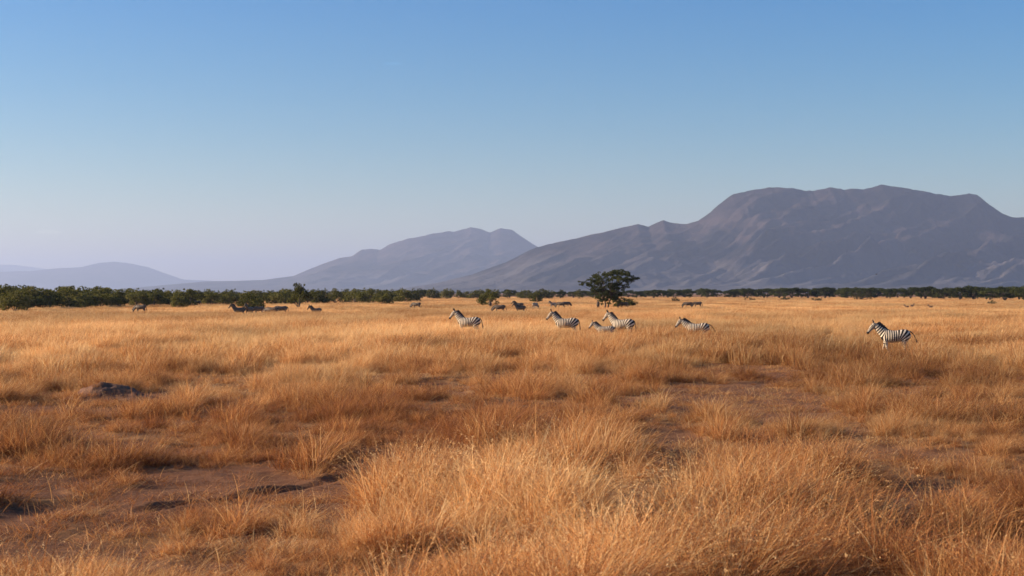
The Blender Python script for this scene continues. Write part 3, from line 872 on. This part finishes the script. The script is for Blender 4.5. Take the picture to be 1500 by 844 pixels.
def chain(pts, sub=4):
    """(x, y, z, rh, rw) control points -> smooth rings"""
    P_ = np.array(pts, float); n = len(P_)
    out = []
    for i in range(n - 1):
        p0, p1, p2, p3 = P_[max(i - 1, 0)], P_[i], P_[i + 1], P_[min(i + 2, n - 1)]
        for s in range(sub):
            t = s / sub
            out.append(0.5 * (2 * p1 + (p2 - p0) * t + (2 * p0 - 5 * p1 + 4 * p2 - p3) * t * t + (3 * p1 - p0 - 3 * p2 + p3) * t ** 3))
    out.append(P_[-1]); out = np.array(out)
    rings = []
    for i in range(len(out)):
        t = out[min(i + 1, len(out) - 1), :3] - out[max(i - 1, 0), :3]
        rings.append((out[i, :3], t, max(out[i, 3], 0.008), max(out[i, 4], 0.008)))
    return rings

NECKS = {   # neck chain and head chain in the side plane: (x, z, half height, half width)
    'up': ([(0.36, 1.06, .27, .17), (0.55, 1.25, .215, .135), (0.70, 1.43, .165, .105), (0.80, 1.58, .13, .085), (0.84, 1.66, .10, .075)],
           [(0.79, 1.66, .07, .07), (0.86, 1.62, .125, .088), (0.95, 1.53, .125, .082), (1.05, 1.41, .088, .062), (1.13, 1.31, .072, .056), (1.19, 1.235, .068, .056), (1.215, 1.20, .035, .035)]),
    'forward': ([(0.36, 1.06, .27, .17), (0.60, 1.19, .21, .135), (0.78, 1.33, .165, .105), (0.91, 1.44, .13, .085), (0.96, 1.49, .10, .075)],
                [(0.91, 1.50, .07, .07), (0.99, 1.46, .125, .088), (1.08, 1.37, .125, .082), (1.18, 1.25, .088, .062), (1.25, 1.15, .072, .056), (1.30, 1.075, .068, .056), (1.32, 1.04, .035, .035)]),
    'graze': ([(0.36, 1.06, .27, .17), (0.62, 1.00, .21, .135), (0.83, 0.82, .16, .105), (0.97, 0.64, .13, .085), (1.01, 0.57, .10, .075)],
              [(1.0, 0.60, .07, .07), (1.05, 0.54, .125, .088), (1.07, 0.43, .125, .082), (1.07, 0.29, .088, .062), (1.07, 0.18, .072, .056), (1.07, 0.10, .068, .056), (1.07, 0.06, .035, .035)]),
}
NECKS['mid'] = tuple([tuple((p + q) / 2 for p, q in zip(a, b)) for a, b in zip(NECKS['up'][k], NECKS['forward'][k])] for k in (0, 1))
LEGS = {    # per leg: front L, front R, hind L, hind R: (dx at knee/hock, dx at fetlock, lift)
    'stand': [(0, 0, 0), (.03, .05, 0), (0, 0, 0), (-.04, -.07, 0)],
    'walk': [(.10, .16, 0), (-.03, -.16, .02), (-.03, -.16, 0), (.10, .16, .02)],
    'run': [(.25, .30, .14), (.08, -.22, .18), (-.13, -.36, .08), (-.06, -.46, .04)],
}

def zebra_meshes(neck, legs, tail_out=0.0, plain=False):
    parts = []
    trunk = [(-.76, 0, 1.10, .04, .04), (-.72, 0, 1.09, .17, .13), (-.60, 0, 1.07, .255, .22), (-.40, 0, 1.05, .285, .265), (-.15, 0, 1.00, .29, .285),
             (.10, 0, .985, .30, .29), (.30, 0, 1.01, .30, .25), (.46, 0, 1.06, .27, .20), (.58, 0, 1.09, .20, .145), (.63, 0, 1.10, .06, .05)]
    parts.append(chain(trunk))
    nk, hd = NECKS[neck]
    nk5 = [(a, 0, b, c, d) for a, b, c, d in nk]; hd5 = [(a, 0, b, c, d) for a, b, c, d in hd]
    parts.append(chain(nk5)); parts.append(chain(hd5, 3))
    pol = Vector((hd5[1][0], 0, hd5[1][2])); hdv = (Vector((hd5[4][0], 0, hd5[4][2])) - pol).normalized()
    upv = Vector((-hdv.z, 0, hdv.x)); upv = upv if neck == 'graze' or upv.z > 0 else -upv
    if neck == 'graze': upv = Vector((1, 0, 0.3)).normalized()
    earv = (upv * 0.9 - hdv * 0.55).normalized()
    for s in (-1, 1):
        b = pol + upv * 0.085 - hdv * 0.05 + Vector((0, s * 0.065, 0))
        e = [b - earv * .02, b + earv * .05 + Vector((0, s * .02, 0)), b + earv * .12 + Vector((0, s * .04, 0)), b + earv * .185 + Vector((0, s * .05, 0))]
        parts.append(chain([(*p, *rr_) for p, rr_ in zip(e, [(.025, .03), (.032, .045), (.026, .036), (.008, .008)])], 3))
    legax = []
    for i, (dk, df, lift) in enumerate(LEGS[legs]):
        s = -1 if i % 2 == 0 else 1
        if i < 2:
            p = [(.40, s * .12, 1.02, .16, .09), (.40, s * .135, .82, .115, .075), (.39 + dk * .35, s * .13, .66, .072, .058), (.39 + dk, s * .125, .44, .050, .045), (.39 + dk + (df - dk) * .4, s * .125, .30 + lift * .5, .033, .031),
                 (.39 + df, s * .125, .13 + lift, .040, .036), (.41 + df, s * .125, .06 + lift, .045, .042), (.43 + df, s * .125, 0.0 + lift, .058, .052)]
        else:
            p = [(-.50, s * .12, 1.08, .21, .11), (-.47, s * .15, .86, .18, .105), (-.49 + dk * .4, s * .145, .68, .105, .075), (-.60 + dk, s * .135, .50, .062, .046), (-.59 + dk + (df - dk) * .4, s * .13, .33 + lift * .5, .038, .034),
                 (-.58 + df, s * .13, .14 + lift, .042, .037), (-.56 + df, s * .13, .06 + lift, .046, .043), (-.54 + df, s * .13, 0.0 + lift, .058, .052)]
        parts.append(chain(p)); legax.append(np.array([q[:3] for q in p]))
    tp = [(-.70, 0, 1.24, .03, .03), (-.78 - tail_out * .3, 0, 1.18, .028, .028), (-.83 - tail_out, 0, 1.02, .024, .024), (-.85 - tail_out * 1.5, 0, .84, .018, .018)]
    parts.append(chain(tp))
    V, Q, T, n = [], [], [], 0
    for rg in parts:
        v, q, t = loft(rg)
        V += v; Q += [tuple(k + n for k in f) for f in q]; T += [tuple(k + n for k in f) for f in t]; n += len(v)
    me0 = make_mesh('zebra_raw', np.array(V), np.array(Q), np.array(T))
    bm = bmesh.new(); bm.from_mesh(me0); bmesh.ops.recalc_face_normals(bm, faces=bm.faces); bm.to_mesh(me0); bm.free()
    ob = mesh_obj('zebra_raw', me0)
    rm = ob.modifiers.new('r', 'REMESH'); rm.mode = 'VOXEL'; rm.voxel_size = 0.017; rm.use_smooth_shade = True
    sm = ob.modifiers.new('s', 'SMOOTH'); sm.factor = 0.5; sm.iterations = 4
    dg = bpy.context.evaluated_depsgraph_get()
    me = bpy.data.meshes.new_from_object(ob.evaluated_get(dg)); me.name = 'zebra_body'
    bpy.data.objects.remove(ob)
    co = np.zeros(len(me.vertices) * 3); me.vertices.foreach_get('co', co); co = co.reshape(-1, 3)
    me.materials.clear(); me.materials.append(M_ZEBRA if not plain else M_TAN)
    X, Y, Z = co.T
    # distance to the neck / head axes
    def along(pl):
        pl = np.array(pl); best = np.full(len(co), 9.0); u = np.zeros(len(co)); s0 = 0
        for i in range(len(pl) - 1):
            ab = pl[i + 1] - pl[i]; Lg = np.linalg.norm(ab)
            t = np.clip(((co - pl[i]) @ ab) / Lg ** 2, 0, 1)
            dd = np.linalg.norm(co - (pl[i] + t[:, None] * ab), axis=1)
            m = dd < best; best[m] = dd[m]; u[m] = s0 + t[m] * Lg; s0 += Lg
        return best, u
    dn, un = along([q[:3] for q in nk5]); dh, uh = along([q[:3] for q in hd5])
    per = 2 * math.pi / 0.102
    piv = (-.12, .66)
    th = np.arctan2(Z - piv[1], -(X - piv[0]))           # 90deg above the pivot, 0 straight back
    ph_t = np.where(X > piv[0], X * per, piv[0] * per - (math.pi / 2 - np.clip(th, -0.8, math.pi / 2)) * 0.40 * per)
    head_w = sstep(-.02, .06, (dn - dh))
    neck_w = sstep(.30, .50, X) * sstep(.0, .16, un) if neck != 'graze' else sstep(.34, .52, X)
    ph = ph_t * (1 - neck_w) + neck_w * (.42 * per + un * 2 * math.pi / .110)
    ph = ph * (1 - head_w) + head_w * (uh * 2 * math.pi / .06 + np.abs(Y) * 40)
    dl = np.min([np.min([np.linalg.norm(np.cross(co - a, b - a), axis=1) / np.linalg.norm(b - a) + 9 * ((((co - a) @ (b - a)) < 0) | (((co - b) @ (b - a)) > 0)) for a, b in zip(ax[:-1], ax[1:])], axis=0) for ax in legax], axis=0)
    lw = (1 - sstep(.62, .80, Z)) * (X < .75)
    ph = ph * (1 - lw) + lw * (Z * 2 * math.pi / .075)
    dark = sstep(.50, .57, uh) * head_w + (1 - sstep(.05, .07, Z)) * (X < .9) * 1.0
    ear = ((co - np.array(pol)) @ np.array(upv) > .115) & (np.linalg.norm(co - np.array(pol), axis=1) < .36) & (np.abs(Y) > .03)
    dark = np.maximum(dark, ear * 0.75)
    dark = np.maximum(dark, ((np.abs(Y) < .035) & (X < .35) & (Z > 1.2)) * 0.5)
    dark = np.maximum(dark, ((X < -.80)) * 0.35)
    pale = (1 - sstep(.70, .78, Z)) * (np.abs(Y) < .2) * (X > -.35) * (X < .35) * 0.9 + lw * 0.25
    for k, a in (('phase', ph), ('dark', np.clip(dark, 0, 1)), ('pale', np.clip(pale, 0, 1))):
        at = me.attributes.new(k, 'FLOAT', 'POINT'); at.data.foreach_set('value', a.astype(np.float32))
    # mane: a stiff crest along the top of the neck
    ring = chain(nk5, 5); mv, mq = [], []
    for i, (c, t, rh, rw) in enumerate(ring):
        t = Vector(t).normalized(); u = Vector((0, 1, 0)).cross(t) * -1
        if u.z < 0 and neck != 'graze': u = -u
        if neck == 'graze' and u.x < 0: u = -u
        f = i / (len(ring) - 1)
        hgt = 0.135 * math.sin(min(1, 0.25 + f * 0.9) * math.pi / 2) * (0.3 + 0.7 * sstep(0.05, 0.3, f)) * (0.9 + 0.2 * ((i * 7) % 3) / 2)
        b = Vector(c) + u * (rh - .03); tpv = Vector(c) + u * (rh + hgt)
        mv += [b + Vector((0, -.03, 0)), b + Vector((0, .03, 0)), tpv + Vector((0, .012, 0)), tpv + Vector((0, -.012, 0))]
        if i:
            o_ = (i - 1) * 4
            for k in range(4): mq.append((o_ + k, o_ + (k + 1) % 4, o_ + 4 + (k + 1) % 4, o_ + 4 + k))
    e_ = len(mv) - 4
    mq += [(0, 3, 2, 1), (e_, e_ + 1, e_ + 2, e_ + 3)]
    mane = make_mesh('zebra_mane', np.array(mv), np.array(mq), None, [M_MANE])
    # tail tuft
    a = np.array(tp[-1][:3]); tv, tq, tt = loft(chain([(*(a + np.array([.0, 0, .04])), .02, .02), (*(a + np.array([-.02 - tail_out * .2, 0, -.10])), .045, .04), (*(a + np.array([-.03 - tail_out * .4, 0, -.25])), .04, .035), (*(a + np.array([-.03 - tail_out * .6, 0, -.38])), .006, .006)], 3), 8)
    tuft_ = make_mesh('zebra_tail', np.array(tv), np.array(tq), np.array(tt), [M_MANE], True)
    # eyes
    ec = Vector((hd5[2][0], 0, hd5[2][2])) - hdv * .03 + upv * .055
    eyes = []
    for s in (-1, 1):
        b2 = bmesh.new(); bmesh.ops.create_uvsphere(b2, u_segments=10, v_segments=7, radius=.022, matrix=Matrix.Translation(ec + Vector((0, s * .068, 0))))
        em = bpy.data.meshes.new('zebra_eye'); b2.to_mesh(em); b2.free(); em.materials.append(M_EYE); eyes.append(em)
    return me, mane, tuft_, eyes

ZM = {}
for key, nk_, lg_, to_ in [('alert', 'up', 'stand', 0.0), ('walking', 'up', 'walk', 0.03), ('striding', 'mid', 'walk', 0.10), ('relaxed', 'mid', 'stand', 0.02), ('ambling', 'graze', 'walk', 0.02), ('running', 'forward', 'run', 0.16), ('grazing', 'graze', 'stand', 0.0)]:
    ZM[key] = zebra_meshes(nk_, lg_, to_)

ZD = {}  # same bodies in the shade-darkened coat
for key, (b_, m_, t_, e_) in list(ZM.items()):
    b2 = b_.copy(); b2.name = 'zebra_body_shaded'; b2.materials[0] = M_ZEBRA_SHADED; ZD[key] = (b2, m_, t_, e_)

def zebra(pose, px, d, heading, label, sc=1.0, group=None, dz=0.0, detail=True):
    """heading: degrees, 180 faces left in the picture, 270 faces the camera"""
    x = px2x(px, d)
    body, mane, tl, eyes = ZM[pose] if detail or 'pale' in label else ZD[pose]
    o = empty('zebra', (x, d, float(ground_h(np.array([x]), np.array([float(d)]))[0]) + dz), R(heading))
    o.scale = (sc, sc, sc)
    tag(o, label, 'zebra', group)
    mesh_obj('body', body, o); mesh_obj('mane', mane, o); mesh_obj('tail_tuft', tl, o)
    if detail:
        for e in eyes: mesh_obj('eye', e, o)
    return o

GF = 'zebras running and walking through the middle of the grass'
zebra('walking', 686, 91, 168, 'pale zebra leading on the left of the middle herd, head held high', 1.04, GF)
zebra('alert', 829, 90, 172, 'zebra with raised head and dark mane, second from the left in the middle herd', 1.03, GF)
zebra('relaxed', 886, 85, 172, 'smaller zebra between two others with only head, neck and back line showing', 0.76, GF)
zebra('alert', 911, 88, 158, 'zebra with broad rounded striped rump at the right end of the trio', 1.03, GF)
zebra('running', 1021, 81, 168, 'young zebra galloping left with its tail lifted', 0.93, GF)
zebra('striding', 1310, 68, 171, 'nearest zebra, walking left alone on the right side of the plain', 1.0, GF)
GB = 'zebras grazing far back near the bushes'
far = [('grazing', 206, 196, 172, 1.0, 'zebra grazing alone at the far left in front of the thicket'),
       ('relaxed', 289, 300, 185, 1.0, 'tiny zebra standing right against the left thicket'),
       ('alert', 350, 164, 190, .98, 'zebra with head up at the left end of the grazing cluster'),
       ('alert', 365, 172, 250, .98, 'zebra facing the camera second from the left in the grazing cluster'),
       ('grazing', 379, 176, 215, .98, 'zebra with lowered neck in the middle of the grazing cluster'),
       ('ambling', 398, 166, 170, 1.0, 'zebra grazing broadside in the right half of the grazing cluster'),
       ('grazing', 412, 178, 190, 1.0, 'zebra with its dark rump at the right end of the grazing cluster'),
       ('relaxed', 463, 170, 215, .92, 'single zebra looking up to the right of the grazing cluster'),
       ('grazing', 610, 250, 165, 1.0, 'dark zebra grazing alone beside the right end of the thicket'),
       ('alert', 718, 270, 265, .95, 'zebra half hidden in the shade under the rounded lone bush'),
       ('ambling', 732, 196, 178, 1.0, 'zebra grazing low in front of the rounded lone bush'),
       ('alert', 762, 193, 190, .95, 'dark zebra broadside with head raised in the group behind the lead zebra'),
       ('relaxed', 760, 238, 180, 1.0, 'zebra standing just behind the dark broadside zebra'),
       ('grazing', 784, 240, 60, 1.0, 'pale zebra with its rump to the camera left of the dark pair'),
       ('relaxed', 810, 262, 215, .9, 'paler zebra at the left of the dark bunch left of the acacia'),
       ('grazing', 822, 258, 176, 1.0, 'zebra with dark back in the bunch left of the acacia'),
       ('ambling', 829, 272, 20, 1.0, 'rearmost zebra of the dark bunch left of the acacia'),
       ('alert', 876, 248, 262, .95, 'zebra facing the camera beside the acacia trunk'),
       ('grazing', 914, 256, 178, 1.0, 'zebra grazing in shade below the low bush right of the acacia trunk'),
       ('grazing', 1008, 262, 178, 1.0, 'zebra grazing in open grass right of the acacia, left of a pair'),
       ('ambling', 1022, 268, 184, 1.0, 'zebra grazing in open grass right of the acacia, right of a pair')]
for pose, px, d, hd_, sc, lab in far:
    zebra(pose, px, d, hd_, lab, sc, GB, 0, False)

# ------------------------------------------------------------------ antelopes and a bird
def antelope(px, d, heading, label):
    x = px2x(px, d)
    o = empty('antelope', (x, d, 0), R(heading)); o.scale = (.50, .45, .56)
    tag(o, label, 'antelope', 'antelopes far off on the right')
    mesh_obj('body', AB, o)
    for s in (-1, 1):
        v, q = tube_arrays([(.80, s * .04, 1.70), (.74, s * .07, 1.84), (.74, s * .08, 1.94)], [.02, .016, .006], 6)
        mesh_obj('horn', make_mesh('antelope_horn', v, q, None, [M_HORN], True), o)
AB = zebra_meshes('up', 'stand', plain=True)[0]
antelope(1328, 250, 185, 'tan antelope standing far off in the grass above the nearest zebra')
antelope(1336, 268, 20, 'pale antelope turned right, beside the tan one far off')
antelope(1363, 250, 180, 'dark small antelope alone, rightmost of the far antelopes')

def bird():
    d = 420.0
    root = empty('bird', (px2x(1284, d), d, CAM_H + (HOR - 402) / FPX * d), R(150))
    tag(root, 'tiny dark bird flying in front of the mountain above the right tree line', 'bird')
    v, q, t = loft(chain([(-.30, 0, 0, .02, .06), (-.15, 0, 0, .06, .06), (.05, 0, 0, .085, .08), (.2, 0, .02, .05, .05), (.28, 0, .03, .045, .04), (.36, 0, .01, .012, .01)], 3), 10)
    mesh_obj('body', make_mesh('bird_body', np.array(v), np.array(q), np.array(t), [M_FEATHER], True), root)
    for s in (-1, 1):
        top = [(.12, s * .05, .02), (.14, s * .38, .16), (.02, s * .85, .22), (-.10, s * .82, .21), (-.12, s * .40, .14), (-.13, s * .05, .01)]
        vv = top + [(a, b, c - .015) for a, b, c in top]
        qq = [(0, 1, 4, 5), (1, 2, 3, 4), (6, 11, 10, 7), (7, 10, 9, 8)] + [(k, (k + 1) % 6, (k + 1) % 6 + 6, k + 6) for k in range(6)]
        mesh_obj('wing', make_mesh('bird_wing', vv, qq, None, [M_FEATHER]), root)
bird()
